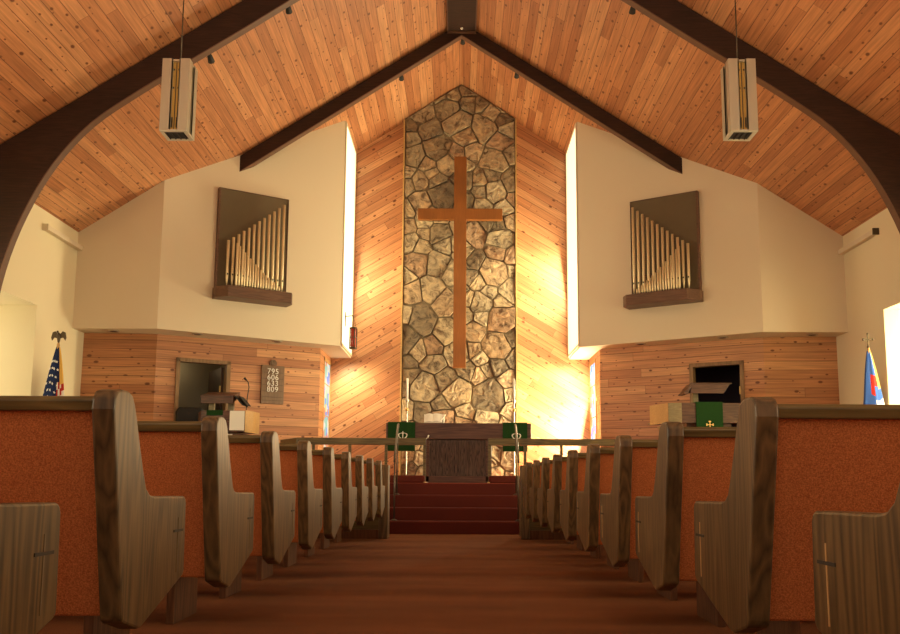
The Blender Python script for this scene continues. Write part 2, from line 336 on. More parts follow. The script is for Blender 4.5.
# side walls with alcoves for windows
AL = ((-.6, 2.2), (3.0, 5.8), (6.8, 9.6), (10.4, 11.87))
for s, nm in ((-1, 'wall_left'), (1, 'wall_right')):
    bm = BM(); x0, x1 = sorted((s*5.68, s*5.80)); xo0, xo1 = sorted((s*5.80, s*6.75))
    ys = [-3]; 
    for a, b in AL: ys += [a, b]
    ys += [16.3]
    for i in range(0, len(ys), 2): box(bm, x0, x1, ys[i], ys[i+1], 0, 4.36)
    for a, b in AL:
        box(bm, x0, x1, a, b, 2.955, 4.36); box(bm, x0, x1, a, b, 0, .7)
        # alcove jambs, head, sill
        box(bm, xo0, xo1, a-.08, a, .6, 3.03); box(bm, xo0, xo1, b, b+.08, .6, 3.03)
        box(bm, xo0, xo1, a, b, 2.955, 3.03); box(bm, xo0, xo1, a, b, .62, .7)
    struct(nm, bm, M_creamside)
    for k, (a, b) in enumerate(AL):
        bm = BM(); xa, xb = sorted((s*6.66, s*6.68)); box(bm, xa, xb, a, b, .7, 2.955); w = struct('window_%d' % (k+1+(4 if s > 0 else 0)), bm, M_window if s < 0 else M_windowR)
        bm = BM(); xa, xb = sorted((s*6.60, s*6.655))
        for yy in (a, (a+b)/2-.025, b-.05): box(bm, xa, xb, yy, yy+.05, .7, 2.955)
        for zz in (.7, 1.8, 2.905): box(bm, xa, xb, a, b, zz, zz+.05)
        f = obj('window_frame', bm, M_frame, w)
# back wall, diagonal pine each side of the stone
YB = 16.1
def zr(x): return roof(x)+.05
bm = BM(); prism(bm, [(-5.7, 0), (-.98, 0), (-.98, zr(.98)), (-5.7, zr(5.7))], 'y', YB, YB+.15); struct('wall_back_left', bm, M_diagL)
bm = BM(); prism(bm, [(.98, 0), (5.7, 0), (5.7, zr(5.7)), (.98, zr(.98))], 'y', YB, YB+.15); struct('wall_back_right', bm, M_diagR)
# upper cream wall blocks
ZS = 2.835
for s, nm in ((-1, 'wall_upper_left'), (1, 'wall_upper_right')):
    bm = BM()
    pts = [(s*5.68, 13), (s*4.44, 13), (s*1.97, 14.6), (s*1.97, YB), (s*5.68, YB)]
    v = [(x, y, ZS) for x, y in pts]+[(x, y, roof(x)+.03) for x, y in pts]; n = len(pts)
    poly(bm, v, [tuple(range(n)), tuple(range(2*n-1, n-1, -1))]+[(i, i+n, (i+1) % n+n, (i+1) % n) for i in range(n)])
    struct(nm, bm, M_cream)
# lower wood walls
LW = [(-5.68, 13.42), (-4.6, 13.5), (-2.33, 14.87), (-2.33, YB)]
def seg_wall(bm, p, q, z0, z1, t0, t1, th=.1, mi=0, side=1):
    """slab standing on plan segment p->q between metres t0..t1"""
    d = Vector((q[0]-p[0], q[1]-p[1])); L = d.length; d /= L; nn = Vector((-d.y, d.x))*side
    a = Vector(p)+d*t0; b = Vector(p)+d*t1
    pl = [tuple(a), tuple(b), tuple(b+nn*th), tuple(a+nn*th)]
    prism(bm, pl, 'z', z0, z1, mi)
AL_ = math.hypot(2.27, 1.37)
D0, D1, DT = .35, 1.09, 2.45                       # door opening on the angled wall
for s, nm in ((-1, 'left'), (1, 'right')):
    m = lambda p: (p[0]*-s, p[1])
    L = [m(p) for p in LW]
    sd = -s
    bm = BM(); seg_wall(bm, L[0], L[1], PZ, ZS, 0, 1.083, side=sd); 
    seg_wall(bm, L[1], L[2], PZ, ZS, 0, D0, side=sd); seg_wall(bm, L[1], L[2], DT, ZS, D0, D1, side=sd); seg_wall(bm, L[1], L[2], PZ, ZS, D1, AL_, side=sd)
    struct('wall_wainscot_'+nm, bm, M_lower if s < 0 else M_lowerR)
    bm = BM()
    # return wall with slit window opening
    for (ya, yb, za, zb) in ((14.87, 15.32, PZ, ZS), (15.32, YB-.01, PZ, .8), (15.32, YB-.01, 2.72, ZS)):
        xs = sorted((s*2.33, s*2.43)); box(bm, xs[0], xs[1], ya, yb, za, zb)
    struct('wall_return_'+nm, bm, M_lowerY)
    bm = BM(); xs = sorted((s*2.335, s*2.35)); box(bm, xs[0], xs[1], 15.36, YB-.05, .8, 2.72)
    w = struct('window_%d' % (9 if s < 0 else 10), bm, M_stainL if s < 0 else M_stainR)
    bm = BM(); xs = sorted((s*2.322, s*2.365))
    for (ya, yb, za, zb) in ((15.32, 15.37, .77, 2.75), (16.04, 16.09, .77, 2.75), (15.32, 16.09, .77, .83), (15.32, 16.09, 2.69, 2.75)): box(bm, xs[0], xs[1], ya, yb, za, zb)
    xs = sorted((s*2.328, s*2.34))
    for zz in (1.2, 1.75, 2.3): box(bm, xs[0], xs[1], 15.37, 16.04, zz, zz+.015)
    obj('window_frame', bm, M_golden, w)
    # glowing pane added on the upper block's side to light the chancel wall
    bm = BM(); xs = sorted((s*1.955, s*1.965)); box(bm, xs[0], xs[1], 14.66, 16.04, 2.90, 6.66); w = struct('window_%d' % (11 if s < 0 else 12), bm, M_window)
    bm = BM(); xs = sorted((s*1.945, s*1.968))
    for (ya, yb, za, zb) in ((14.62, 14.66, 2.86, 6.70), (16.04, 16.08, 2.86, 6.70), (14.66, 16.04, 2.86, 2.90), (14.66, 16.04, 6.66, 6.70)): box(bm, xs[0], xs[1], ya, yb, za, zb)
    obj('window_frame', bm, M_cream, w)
    # casing + side room
    ang = math.atan2(L[2][1]-L[1][1], L[2][0]-L[1][0]) if s < 0 else math.atan2(L[1][1]-L[2][1], L[1][0]-L[2][0])
    org = L[1] if s < 0 else L[2]
    a0, a1 = (D0, D1) if s < 0 else (AL_-D1, AL_-D0)
    T = Matrix.Translation((org[0], org[1], 0)) @ Matrix.Rotation(ang, 4, 'Z')
    bm = BM()
    for (x0, x1, z0, z1) in ((a0-.05, a0+.008, PZ, DT+.05), (a1-.008, a1+.05, PZ, DT+.05), (a0-.05, a1+.05, DT-.008, DT+.05)): box(bm, x0, x1, -.03, .12, z0, z1, T=T)
    dr = struct('door_%d' % (1 if s < 0 else 2), bm, M_frame)
    # door leaf swung into the room, with lever handle and hinge
    bm = BM()
    if s < 0: box(bm, a1-.05, a1-.01, .14, .84, PZ+.02, DT-.04, T=T)
    else: box(bm, a1-.05, a1-.01, .14, .84, PZ+.02, DT-.04, T=T)
    lf = obj('door_leaf', bm, M_doorleaf, dr)
    bm = BM(); box(bm, a1-.065, a1-.05, .14, .17, 2.0, 2.12, T=T); box(bm, a1-.065, a1-.05, .14, .17, 1.0, 1.12, T=T); obj('hinge', bm, M_brass, lf)
    bm = BM()
    box(bm, a0-.5, a1+.25, 1.2, 1.25, PZ, 2.8, T=T); box(bm, a0-.55, a0-.5, .12, 1.25, PZ, 2.8, T=T); box(bm, a1+.25, a1+.3, .12, 1.25, PZ, 2.8, T=T)
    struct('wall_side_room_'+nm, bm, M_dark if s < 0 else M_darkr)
# ---------------------------------------------------------------- stone wall
def clip(pl, a, b, c):
    out = []
    for i in range(len(pl)):
        p, q = pl[i], pl[(i+1) % len(pl)]; dp = a*p[0]+b*p[1]-c; dq = a*q[0]+b*q[1]-c
        if dp <= 0: out.append(p)
        if dp*dq < 0:
            t = dp/(dp-dq); out.append((p[0]+(q[0]-p[0])*t, p[1]+(q[1]-p[1])*t))
    return out
rs = random.Random(21)
SX0, SX1 = -1.04, 1.0
sites = []
tries = 0
while len(sites) < 150 and tries < 20000:
    tries += 1
    p = (rs.uniform(SX0, SX1), rs.uniform(PZ, 7.95)); mind = rs.choice((.15, .22, .28, .36, .46))
    if all(math.hypot((p[0]-q[0]), (p[1]-q[1])*1.05) > (mind+q[2])/2 for q in sites): sites.append((p[0], p[1], mind))
YS = 15.98
bm = BM(); prism(bm, [(SX0, PZ), (SX1, PZ), (SX1, roof(1.0)), (0, 8.0), (SX0, roof(1.04))], 'y', YS, YB+.15)
stonewall = struct('wall_stone_backing', bm, M_mortar)
bm = BM()
for si, (sx, sz, md) in enumerate(sites):
    pl = [(SX0+.01, PZ), (SX1-.01, PZ), (SX1-.01, roof(SX1)-.02), (0, 7.97), (SX0+.01, roof(SX0)-.02)]
    for (qx, qz, md2) in sites:
        if (qx, qz) == (sx, sz): continue
        dx, dz = qx-sx, qz-sz; d2 = math.hypot(dx, dz)
        if d2 > 1.2: continue
        w = .5+(md-md2)*.55
        pl = clip(pl, dx, dz, dx*(sx+dx*w)+dz*(sz+dz*w)-d2*.007)
        if len(pl) < 3: break
    if len(pl) < 3: continue
    cx = sum(p[0] for p in pl)/len(pl); cz = sum(p[1] for p in pl)/len(pl)
    # roughen the outline
    dense = []
    for i in range(len(pl)):
        p, q = pl[i], pl[(i+1) % len(pl)]; Ld = math.hypot(q[0]-p[0], q[1]-p[1])
        if Ld < .02: continue
        k = max(1, int(Ld/.09))
        for j in range(k):
            t = j/k; x = p[0]+(q[0]-p[0])*t; z = p[1]+(q[1]-p[1])*t
            s_ = 1-rs.uniform(0, .045)-(.015 if j == 0 else 0)
            dense.append((cx+(x-cx)*s_, cz+(z-cz)*s_))
    if len(dense) < 3: continue
    hgt = rs.uniform(.02, .06); tx, tz = rs.uniform(-.16, .16), rs.uniform(-.16, .16); n = len(dense)
    rings = []
    for (sc, hh) in ((1, 0), (.993, .8), (.975, 1.0), (.7, 1.05), (.35, 1.0)):
        rings.append([bm.verts.new((cx+(x-cx)*sc, (YS+.03 if hh == 0 else YS-max(.012, hgt*hh+.01+((x-cx)*tx+(z-cz)*tz)*sc+(rs.uniform(-.010, .010) if .3 < sc < .8 else 0))), cz+(z-cz)*sc)) for x, z in dense])
    for a in range(4):
        for i in range(n): bm.faces.new((rings[a][i], rings[a][(i+1) % n], rings[a+1][(i+1) % n], rings[a+1][i]))
    bm.faces.new(rings[-1]); bm.faces.new(rings[0][::-1])
struct('wall_stone', bm, M_stone)
for k, x in enumerate((SX0-.025, SX1)):
    bm = BM(); box(bm, x, x+.025, 15.9, YB-.01, PZ, roof(x)-.03); struct('trim_%d' % (k+1), bm, M_golden)
# trims: strip between lower block and wood
# ================================================================ BEAMS
def smooth(P, k=4):
    out = []
    for i in range(len(P)-1):
        p0, p1, p2, p3 = P[max(0, i-1)], P[i], P[i+1], P[min(len(P)-1, i+2)]
        for j in range(k):
            t = j/k
            out.append(tuple(.5*((2*p1[c])+(-p0[c]+p2[c])*t+(2*p0[c]-5*p1[c]+4*p2[c]-p3[c])*t*t+(-p0[c]+3*p1[c]-3*p2[c]+p3[c])*t**3) for c in (0, 1)))
    return out+[P[-1]]
def arch(yf, th, label):
    up = [(0, 7.98), (5.66, roof(5.66)-.02)]
    low = [(5.66, 0), (5.36, 0)]+smooth([(5.36, .6), (5.36, 1.4), (5.33, 2.3), (5.23, 3.02), (5.03, 3.66), (4.73, 4.25), (4.32, 4.75), (3.76, 5.17), (3.19, 5.54), (2.62, 5.91), (2.04, 6.30)])+[(0, 7.62)]
    bmx = BM(); pts = up+low
    pts2 = [(-x, z) for x, z in pts]
    prism(bmx, pts, 'y', yf, yf+th); prism(bmx, pts2, 'y', yf, yf+th)
    # underside strip, paler because chancel light is put into its colour
    bme = BM()
    for s in (-1, 1):
        for i in range(1, len(low)-1):
            p, q = low[i], low[i+1]
            n = Vector((q[1]-p[1], -(q[0]-p[0]))).normalized()*.012
            a = [(s*p[0], p[1]), (s*q[0], q[1]), (s*(q[0]-abs(n.x)), q[1]-abs(n.y)), (s*(p[0]-abs(n.x)), p[1]-abs(n.y))]
            prism(bme, a, 'y', yf+.0, yf+th)
    o = tag(obj('glulam_arch', bmx, M_beam, None), label, 'beam')
    obj('lit_underside', bme, M_beamedge, o)
    return o
arch(10.0, .11, 'big dark curved laminated arch nearest the camera, crossing in front of both side walls')
bm = BM(); be = BM()
for s in (-1, 1):
    prism(bm, [(0, 7.97), (s*3.5, roof(3.5)-.01), (s*3.5, 5.45), (0, 7.76)], 'y', 13.62, 13.74)
    prism(be, [(0, 7.76), (s*3.5, 5.45), (s*3.5, 5.435), (0, 7.745)], 'y', 13.62, 13.74)
o = tag(obj('rafter_beam', bm, M_beam), 'dark straight chevron beam meeting at the roof ridge in front of the cream walls', 'beam')
obj('lit_underside', be, M_beamedge, o)  # paler strip, light from the chancel put into the colour
bm = BM(); box(bm, -.215, .215, -2.8, 9.97, 7.80, 7.97); box(bm, -.215, .215, 10.14, 13.6, 7.80, 7.97)
o = tag(obj('ridge_beam', bm, M_beam), 'black flat ridge beam running along the top of the ceiling', 'beam')
bm = BM()
for s in (-1, 1): xs = sorted((s*.215, s*.232)); box(bm, xs[0], xs[1], -2.8, 13.6, 7.785, 7.83)
box(bm, -.232, .232, 13.58, 13.62, 7.77, 7.80); obj('edge_trim', bm, M_beamedge, o)
bm = BM(); ball(bm, (0, 13.45, 7.775), .022); tag(obj('light_bulb', bm, M_wax), 'small pale bulb under the end of the ridge beam', 'bulb')
# small spotlights behind the beams
def spotlight(loc, label, aim=1):
    t = thing('spotlight', label, 'spotlight', loc, 0, 'small dark spotlights under the beams')
    bm = BM(); tube(bm, [(0, 0, .0), (0, 0, .10)], .012); box(bm, -.04, .04, -.04, .04, .09, .11); obj('mount', bm, M_black, t)
    bm = BM(); tube(bm, [(0, -.04, .03), (0, 0, .01), (0, .08, -.025)], [.02, .03, .042], 14); h = obj('lamp_head', bm, M_black, t)
    bm = BM(); tube(bm, [(0, .078, -.024), (0, .083, -.026)], .034, 14); obj('lens', bm, M_wax, h)
spotlight((-.99, 14.0, roof(.99)-.12), 'left spotlight under the pine ceiling behind the chevron beam')
spotlight((.91, 14.0, roof(.91)-.12), 'right spotlight under the pine ceiling behind the chevron beam')
spotlight((.02, 14.0, 7.87), 'topmost spotlight at the ridge above the stone wall')
spotlight((-3.06, 10.33, roof(3.12)-.22), 'spotlight beside the left hanging lantern, behind the big arch')
spotlight((-2.13, 10.33, roof(2.13)-.22), 'spotlight behind the left upper run of the big arch')
spotlight((2.10, 10.33, roof(2.1)-.22), 'spotlight behind the right upper run of the big arch')
# soffit downlights
for p, l in (((-5.15, 13.2), 'leftmost'), ((-3.975, 13.45), 'second from left'), ((-2.904, 14.13), 'third from left'), ((2.88, 14.2), 'third from right'), ((3.99, 13.5), 'second from right'), ((5.23, 13.2), 'rightmost')):
    t = thing('recessed_downlight', l+' round recessed downlight in the soffit above the pine wall', 'downlight', (p[0], p[1], ZS-.012), 0, 'recessed downlights in the soffit')
    bm = BM(); lathe(bm, [(.085, .01), (.085, 0), (.06, -.004), (.055, .008)], seg=20); obj('rim', bm, M_steel, t)
    bm = BM(); lathe(bm, [(.052, .004), (.052, -.001)], seg=20); obj('reflector', bm, M_black, t)
# strip fixtures high on the side walls
for s in (-1, 1):
    bm = BM(); xs = sorted((s*5.679, s*5.60)); box(bm, xs[0], xs[1], 11.88, 13.2, 4.00, 4.07)
    t = tag(obj('strip_lamp', bm, M_cream, None, .006), 'cream strip lamp high on the %s side wall, under the pine ceiling' % ('left' if s < 0 else 'right'), 'strip lamp')
    bm = BM(); box(bm, xs[0]-.003, xs[1]+.003, 11.86, 11.885, 3.99, 4.08); obj('end_cap', bm, M_iron if s > 0 else M_cream, t)

# ================================================================ PEWS
prof = [(.097, .312), (.103, .298), (.113, .292), (.215, .263), (.235, .263), (.572, .360), (.582, .372), (.574, .568), (.567, .583), (.552, .590), (.292, .593), (.255, .598), (.228, .614), (.205, .648), (.165, .722), (.130, .792), (.113, .822), (.095, .842), (.065, .851), (.02, .851), (-.006, .845), (-.022, .828), (-.025, .80)]
def make_pew(s, L, label, cat, group):
    """s=-1: row runs to the left of the aisle. local x=0 is the side of the aisle end away from the aisle."""
    t = thing('church_pew', label, cat, (0, 0, 0), 0, group)
    def X(a, b): return sorted((s*a, s*b))
    for k, (a, b) in enumerate(((-.055, 0), (L, L+.055))):
        bm = BM(); x = X(a, b); prism(bm, prof, 'x', x[0], x[1])
        o = obj('end_panel', bm, M_pew, t, .006, 2)
        if k == 0:
            fx = -s*.055
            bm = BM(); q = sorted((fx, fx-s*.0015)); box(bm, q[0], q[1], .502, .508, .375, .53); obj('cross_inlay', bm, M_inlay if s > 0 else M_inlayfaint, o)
            bm = BM(); q = sorted((fx, fx-s*.0022)); box(bm, q[0], q[1], .464, .546, .489, .496); obj('cross_bar', bm, M_inlaydark, o)
    x = X(0, L)
    bm = BM(); prism(bm, [(.137, .305), (.177, .305), (.06, .80), (.012, .80)], 'x', x[0], x[1]); obj('upholstered_back', bm, M_orange, t, .006)
    bm = BM(); prism(bm, [(-.008, .797), (-.014, .822), (-.004, .832), (.082, .832), (.092, .822), (.086, .797)], 'x', x[0], x[1]); obj('top_rail', bm, M_pewx, t, .003)
    bm = BM(); prism(bm, [(.145, .46), (.19, .46), (.10, .79), (.066, .79)], 'x', x[0], x[1]); obj('back_cushion', bm, M_orange, t, .01)
    bm = BM(); box(bm, x[0], x[1], .15, .56, .385, .41); obj('seat', bm, M_pewx, t, .004)
    bm = BM(); prism(bm, [(.17, .41), (.56, .41), (.57, .43), (.56, .47), (.54, .48), (.17, .455)], 'x', x[0], x[1]); obj('seat_cushion', bm, M_orange, t, .012)
    for c in (.406, 1.75, 3.1):
        if c > L: continue
        q = X(c, c+.035); bm = BM(); prism(bm, [(.20, 0), (.56, 0), (.56, .385), (.20, .385)], 'x', q[0], q[1]); obj('support_leg', bm, M_pewdark, t, .003)
    return t
ordn = ['', 'first', 'second', 'third', 'fourth', 'fifth', 'sixth', 'seventh', 'eighth', 'ninth']
for s, x0, L, side in ((-1, -.864, 4.35, 'left'), (1, .749, 4.45, 'right')):
    proto = None
    for k in range(10):
        if k == 0: lab = 'oak pew nearest the camera on the %s, only its low arm in view' % side
        elif k == 1: lab = 'large oak pew with whole tall end post, nearest such one %s of the aisle' % side
        elif k == 9: lab = 'oak pew nearest the altar steps, last of the row %s of the aisle' % side
        else: lab = 'oak pew %s of the aisle, %s whole pew end counted from camera' % (side, ordn[k])
        loc = (x0, 2.13+.9*(k-1)+(.055 if k == 0 and s < 0 else 0), 0)
        if proto is None:
            proto = make_pew(s, L, lab, 'pew', 'pews %s of the aisle' % side); proto.location = loc
            if s > 0:
                for ch in proto.children_recursive:
                    for v in ch.data.vertices: v.co.z *= .988
        else: dup(proto, loc, lab)
# front screens before the first row
for s, xa, side in ((-1, -.80, 'left'), (1, .69, 'right')):
    t = thing('pew_front_screen', 'low greyish oak screen in front of the foremost %s pew, by the altar steps' % side, 'screen', (xa, 10.22, 0))
    bm = BM(); q = sorted((0, s*.10)); prism(bm, [(0, 0), (.30, 0), (.22, .80), (.19, .825), (.03, .825), (0, .80)], 'x', q[0], q[1]); obj('end_post', bm, M_pew, t, .01)
    bm = BM(); q = sorted((s*.10, s*4.5)); box(bm, q[0], q[1], .05, .09, .04, .79); obj('panel', bm, M_pewx, t, .004)
    bm = BM(); box(bm, q[0], q[1], .02, .13, .79, .815); obj('cap_rail', bm, M_pewx, t, .004)
    bm = BM(); box(bm, q[0], q[1], .03, .11, 0, .10); obj('base_rail', bm, M_pewdark, t, .004)

# ================================================================ COMMUNION RAIL + KNEELERS
for s, side, xi in ((-1, 'left', -.47), (1, 'right', .40)):
    t = thing('communion_rail', 'dark wooden communion rail on thin posts, %s of the altar opening' % side, 'rail', (0, 12.7, PZ))
    xo = -2.28 if s < 0 else 2.3; xe = xo+s*.38
    bm = BM(); prism(bm, [(xi, -.05), (xo, -.05), (xe, .70), (xe-s*.10, .74), (xo-s*.06, .05), (xi, .05)], 'z', .525, .62); obj('handrail', bm, M_pewx, t, .006)
    for px in ([-2.05, -1.54, -1.03, -.49] if s < 0 else [.42, .92, 1.43, 1.94]):
        bm = BM(); box(bm, px-.02, px+.02, -.02, .02, 0, .53); obj('post', bm, M_pewx, t, .002)
    bm = BM(); box(bm, xe-s*.05-.02, xe-s*.05+.02, .66, .70, 0, .53); obj('post', bm, M_pewx, t, .002)
    t = thing('kneeler', 'long low red carpeted kneeler under the communion rail, %s part' % side, 'kneeler', (0, 12.45, PZ))
    xa, xb = sorted((xi, xo)); bm = BM(); box(bm, xa, xb, -.17, .13, 0, .10); obj('cushion', bm, M_red, t, .025, 3)
    bm = BM(); box(bm, xi-.012, xi+.012, -.175, .135, 0, .015); obj('base_edge', bm, M_golden, t)
# handrails on the steps
for xx, side, s in ((-.81, 'left', -1), (.735, 'right', 1)):
    t = thing('step_handrail', 'slim dark metal handrail on the %s side of the altar steps' % side, 'handrail', (xx, 11.35, .155))
    bm = BM(); tube(bm, [(s*.0, -.05, .72), (0, -.03, .795), (0, .02, .83), (s*.02, .80, 1.24), (s*.02, .86, 1.25), (s*.02, .88, 1.21)], .014, 10); obj('rail', bm, M_iron, t)
    bm = BM(); tube(bm, [(0, 0, 0), (0, 0, .81)], .010, 10); lathe(bm, [(.04, 0), (.04, .008), (.015, .02)]); obj('post', bm, M_iron, t)
    bm = BM(); tube(bm, [(s*.018, .68, .31), (s*.018, .68, 1.17)], .010, 10); lathe(bm, [(.04, .31), (.04, .318), (.015, .33)], s*.018, .68); obj('post', bm, M_iron, t)

# ================================================================ ALTAR
t = thing('altar_table', 'broad dark walnut altar table with deep top and textured centre pedestal', 'altar', (-.015, 13.6, PZ))
bm = BM(); box(bm, -1.095, 1.095, 0, .75, .65, .895); obj('altar_top', bm, M_walnut, t, .008)
bm = BM(); box(bm, -.50, .50, .08, .67, 0, .65); pd = obj('pedestal', bm, M_walnut, t, .006)
bm = BM()
for (a, b, c, d) in ((-.50, -.44, .02, .65), (.41, .47+.03, .02, .65), (-.5, .5, .0, .10)): box(bm, a, b, .045, .08, c, d)
obj('pedestal_frame', bm, M_walnut, pd, .004)
bm = BM(); rr = random.Random(4)
x = -.44
while x < .41:
    w = rr.uniform(.012, .035); box(bm, x, min(.41, x+w), .06-rr.uniform(0, .014), .08, .10, .645); x += w
obj('textured_panel', bm, M_altarpanel, pd)
def emblem(bm, x, y, z, r, mi=0, seg=10):
    """small equal-armed cross with rounded knobs and a crescent"""
    box(bm, x-r*.1, x+r*.1, y-.004, y, z-r, z+r, mi); box(bm, x-r, x+r, y-.004, y, z-r*.1, z+r*.1, mi)
    for dx, dz in ((0, r), (0, -r), (r, 0), (-r, 0)): 
        for (ex, ez) in ((0, 0), (.22, 0), (-.22, 0)) if dz else ((0, 0), (0, .22), (0, -.22)):
            tube(bm, [(x+dx+ex*r, y-.005, z+dz+ez*r), (x+dx+ex*r, y, z+dz+ez*r)], r*.2, 8, mi)
def crownmark(bm, x, y, z, r):
    pts = [(x+r*math.cos(a), y-.003, z+r*.3+r*math.sin(a)) for a in [PI+PI*i/10 for i in range(11)]]
    tube(bm, pts, r*.12, 6)
    box(bm, x-r*.1, x+r*.1, y-.006, y, z-r*.7, z+r*1.0); box(bm, x-r*.4, x+r*.4, y-.006, y, z+r*.5, z+r*.7)
    for sx in (-1, 1): tube(bm, [(x+sx*r, y-.003, z+r*.3), (x+sx*r*.55, y-.003, z+r*.55)], r*.12, 6)
for xa, xb, nm in ((-1.08, -.67, 'left'), (.65, 1.02, 'right')):
    t = thing('altar_parament', 'green parament cloth with pale emblem hanging over the %s end of the altar' % nm, 'cloth', ((xa+xb)/2, 13.6, PZ), 0, 'green altar cloths')
    hw = (xb-xa)/2; bm = BM()
    prism(bm, [(-.006, .47), (-.014, .47), (-.014, .906), (.40, .906), (.40, .898), (-.004, .898)], 'x', -hw, hw); obj('cloth', bm, M_green, t)
    bm = BM(); crownmark(bm, 0.02, -.015, .70, .065); obj('emblem', bm, M_paper, t, label='pale cream emblem')
# open Bible on a small stand
t = thing('open_bible', 'open white-paged Bible tilted on a stand on the altar top', 'book', (-.43, 13.8, PZ+.896), -.45)
bm = BM(); prism(bm, [(0, 0), (.20, .14), (.20, .155), (0, .015)], 'x', -.10, .14); prism(bm, [(.17, 0), (.20, 0), (.20, .14), (.17, .12)], 'x', -.08, .12); obj('stand', bm, M_flagwhite, t)
bm = BM()
for s in (-1, 1):
    n = 6; top = []
    for i in range(n+1):
        u = i/n; top.append((s*u*.15, .018+.02*math.sin(PI*min(1, u*1.15))*(1-.4*u)))
    for i in range(n):
        (x1, h1), (x2, h2) = top[i], top[i+1]; sh = .02
        def pt(x, h, v): return (x+sh-.10*v, .01+v*.19-h*.55, .012+v*.135+h*.8)
        poly(bm, [pt(x1, h1, 0), pt(x2, h2, 0), pt(x2, h2, 1), pt(x1, h1, 1), pt(x1, 0, 0), pt(x2, 0, 0), pt(x2, 0, 1), pt(x1, 0, 1)], [(0, 1, 2, 3), (7, 6, 5, 4), (0, 4, 5, 1), (3, 2, 6, 7), (1, 5, 6, 2), (0, 3, 7, 4)])
bmesh.ops.remove_doubles(bm, verts=bm.verts[:], dist=.0004); obj('pages', bm, M_paper, t)
# floor candle stands behind the altar
for xx, nm in ((-.87, 'left'), (.895, 'right')):
    t = thing('candle_stand', 'tall slim floor candle stand with white candle behind the %s end of the altar' % nm, 'candle stand', (xx, 14.8, PZ))
    bm = BM(); lathe(bm, [(.11, 0), (.11, .012), (.03, .04), (.012, .07), (.010, 1.30), (.02, 1.32), (.03, 1.335), (.03, 1.345)], seg=16); obj('stem', bm, M_steel, t)
    bm = BM(); lathe(bm, [(.012, 1.16), (.026, 1.18), (.026, 1.2), (.012, 1.22)], seg=14); obj('knop', bm, M_brass, t)
    bm = BM(); lathe(bm, [(.019, 1.345), (.019, 1.70), (.010, 1.71)], seg=14); cn = obj('candle', bm, M_wax, t)
    bm = BM(); tube(bm, [(0, 0, 1.70), (0.003, 0, 1.73)], .003, 6); obj('wick', bm, M_black, cn)
# slender wrought stand just left of the pedestal
t = thing('taper_stand', 'thin pale taper holder with a curled top beside the left of the altar pedestal', 'holder', (-.50, 13.2, PZ))
bm = BM(); tube(bm, [(0, 0, 0), (0, 0, .52), (-.01, 0, .58), (.005, 0, .63), (.03, 0, .65)], .008, 8); lathe(bm, [(.05, 0), (.05, .008), (.01, .015)]); obj('stem', bm, M_steel, t)
bm = BM(); tube(bm, [(.03, 0, .65), (.05, 0, .69)], .011, 8); obj('tip', bm, M_wax, t)

# ================================================================ CROSS
t = thing('wooden_cross', 'tall reddish cedar cross mounted on the stone wall', 'cross', (-.01, 15.66, 2.62))
bm = BM(); xs = .112
prism(bm, [(-xs, 0), (xs, 0), (xs, 2.68), (.76, 2.68), (.76, 2.885), (xs, 2.885), (xs, 3.86), (-xs, 3.86), (-xs, 2.885), (-.76, 2.885), (-.76, 2.68), (-xs, 2.68)], 'y', 0, .10); obj('beams', bm, M_cross, t, .006)
bm = BM()
for z in (.5, 2.9, 3.6): tube(bm, [(0, .09, z), (0, .22, z)], .02, 8)
obj('wall_bracket', bm, M_iron, t)

# ================================================================ ORGAN PIPE CASES
def organ(s, label):
    if s < 0: loc = (-3.74, 13.43, 3.37); rz = math.atan2(1.6, 2.47)
    else: loc = (3.675, 13.47, 3.37); rz = -math.atan2(1.6, 2.47)
    t = thing('organ_pipe_case', label, 'organ pipes', loc, rz)
    W = 1.13 if s < 0 else 1.10
    def X(a, b): return sorted((-s*a, -s*b))
    x = X(.02, W-.01); bm = BM(); box(bm, x[0], x[1], -.04, .02, .02, 1.74); obj('back_panel', bm, M_caseback, t, .004)
    x = X(-.01, .02); bm = BM(); box(bm, x[0], x[1], -.06, .02, .02, 1.745); x = X(W-.01, W); box(bm, x[0], x[1], -.055, .02, .02, 1.745); box(bm, *X(0, W), -.05, .02, 1.74, 1.75); obj('case_side', bm, M_case, t, .003)
    bm = BM(); x = X(-.03, W+.04)
    q_ = .04 if s < 0 else .08
    pl = [(-s*-.03, .02), (-s*-.03, -.14), (-s*.10, -.34), (-s*(W-.02), -.34), (-s*(W+q_), -.22), (-s*(W+q_), .02)]
    prism(bm, pl, 'z', 0, .17); obj('shelf', bm, M_case, t, .006)
    for k in range(12):
        u = .13+k*.080; h = .73+(1.44-.73)*(k/11)**1.05; px = -s*u; y = -.16
        bm = BM(); lathe(bm, [(.006, .17), (.018, .30), (.021, .31), (.021, .17+h), (.017, .17+h)], px, y, 12); o = obj('tall_pipe', bm, M_pipe, t)
        bm = BM(); box(bm, px-.010, px+.010, y-.024, y-.015, .36, .385); obj('pipe_mouth', bm, M_black, o)
    for k in range(17):
        u = .24+k*.043; h = .62*(1-(k/17.5))**1.25+.06; px = -s*u; y = -.26
        bm = BM(); lathe(bm, [(.004, .17), (.010, .20), (.015, .21), (.015, .17+h), (.012, .17+h)], px, y, 10); obj('short_pipe', bm, M_pipe, t)
    x = X(.70, W-.1); bm = BM(); box(bm, x[0], x[1], -.125, -.115, .47, .49); obj('pipe_stay', bm, M_case, t)
organ(-1, 'wall-mounted case of gilded organ pipes rising to the right, on the left cream wall')
organ(1, 'wall-mounted case of gilded organ pipes rising to the left, on the right cream wall')

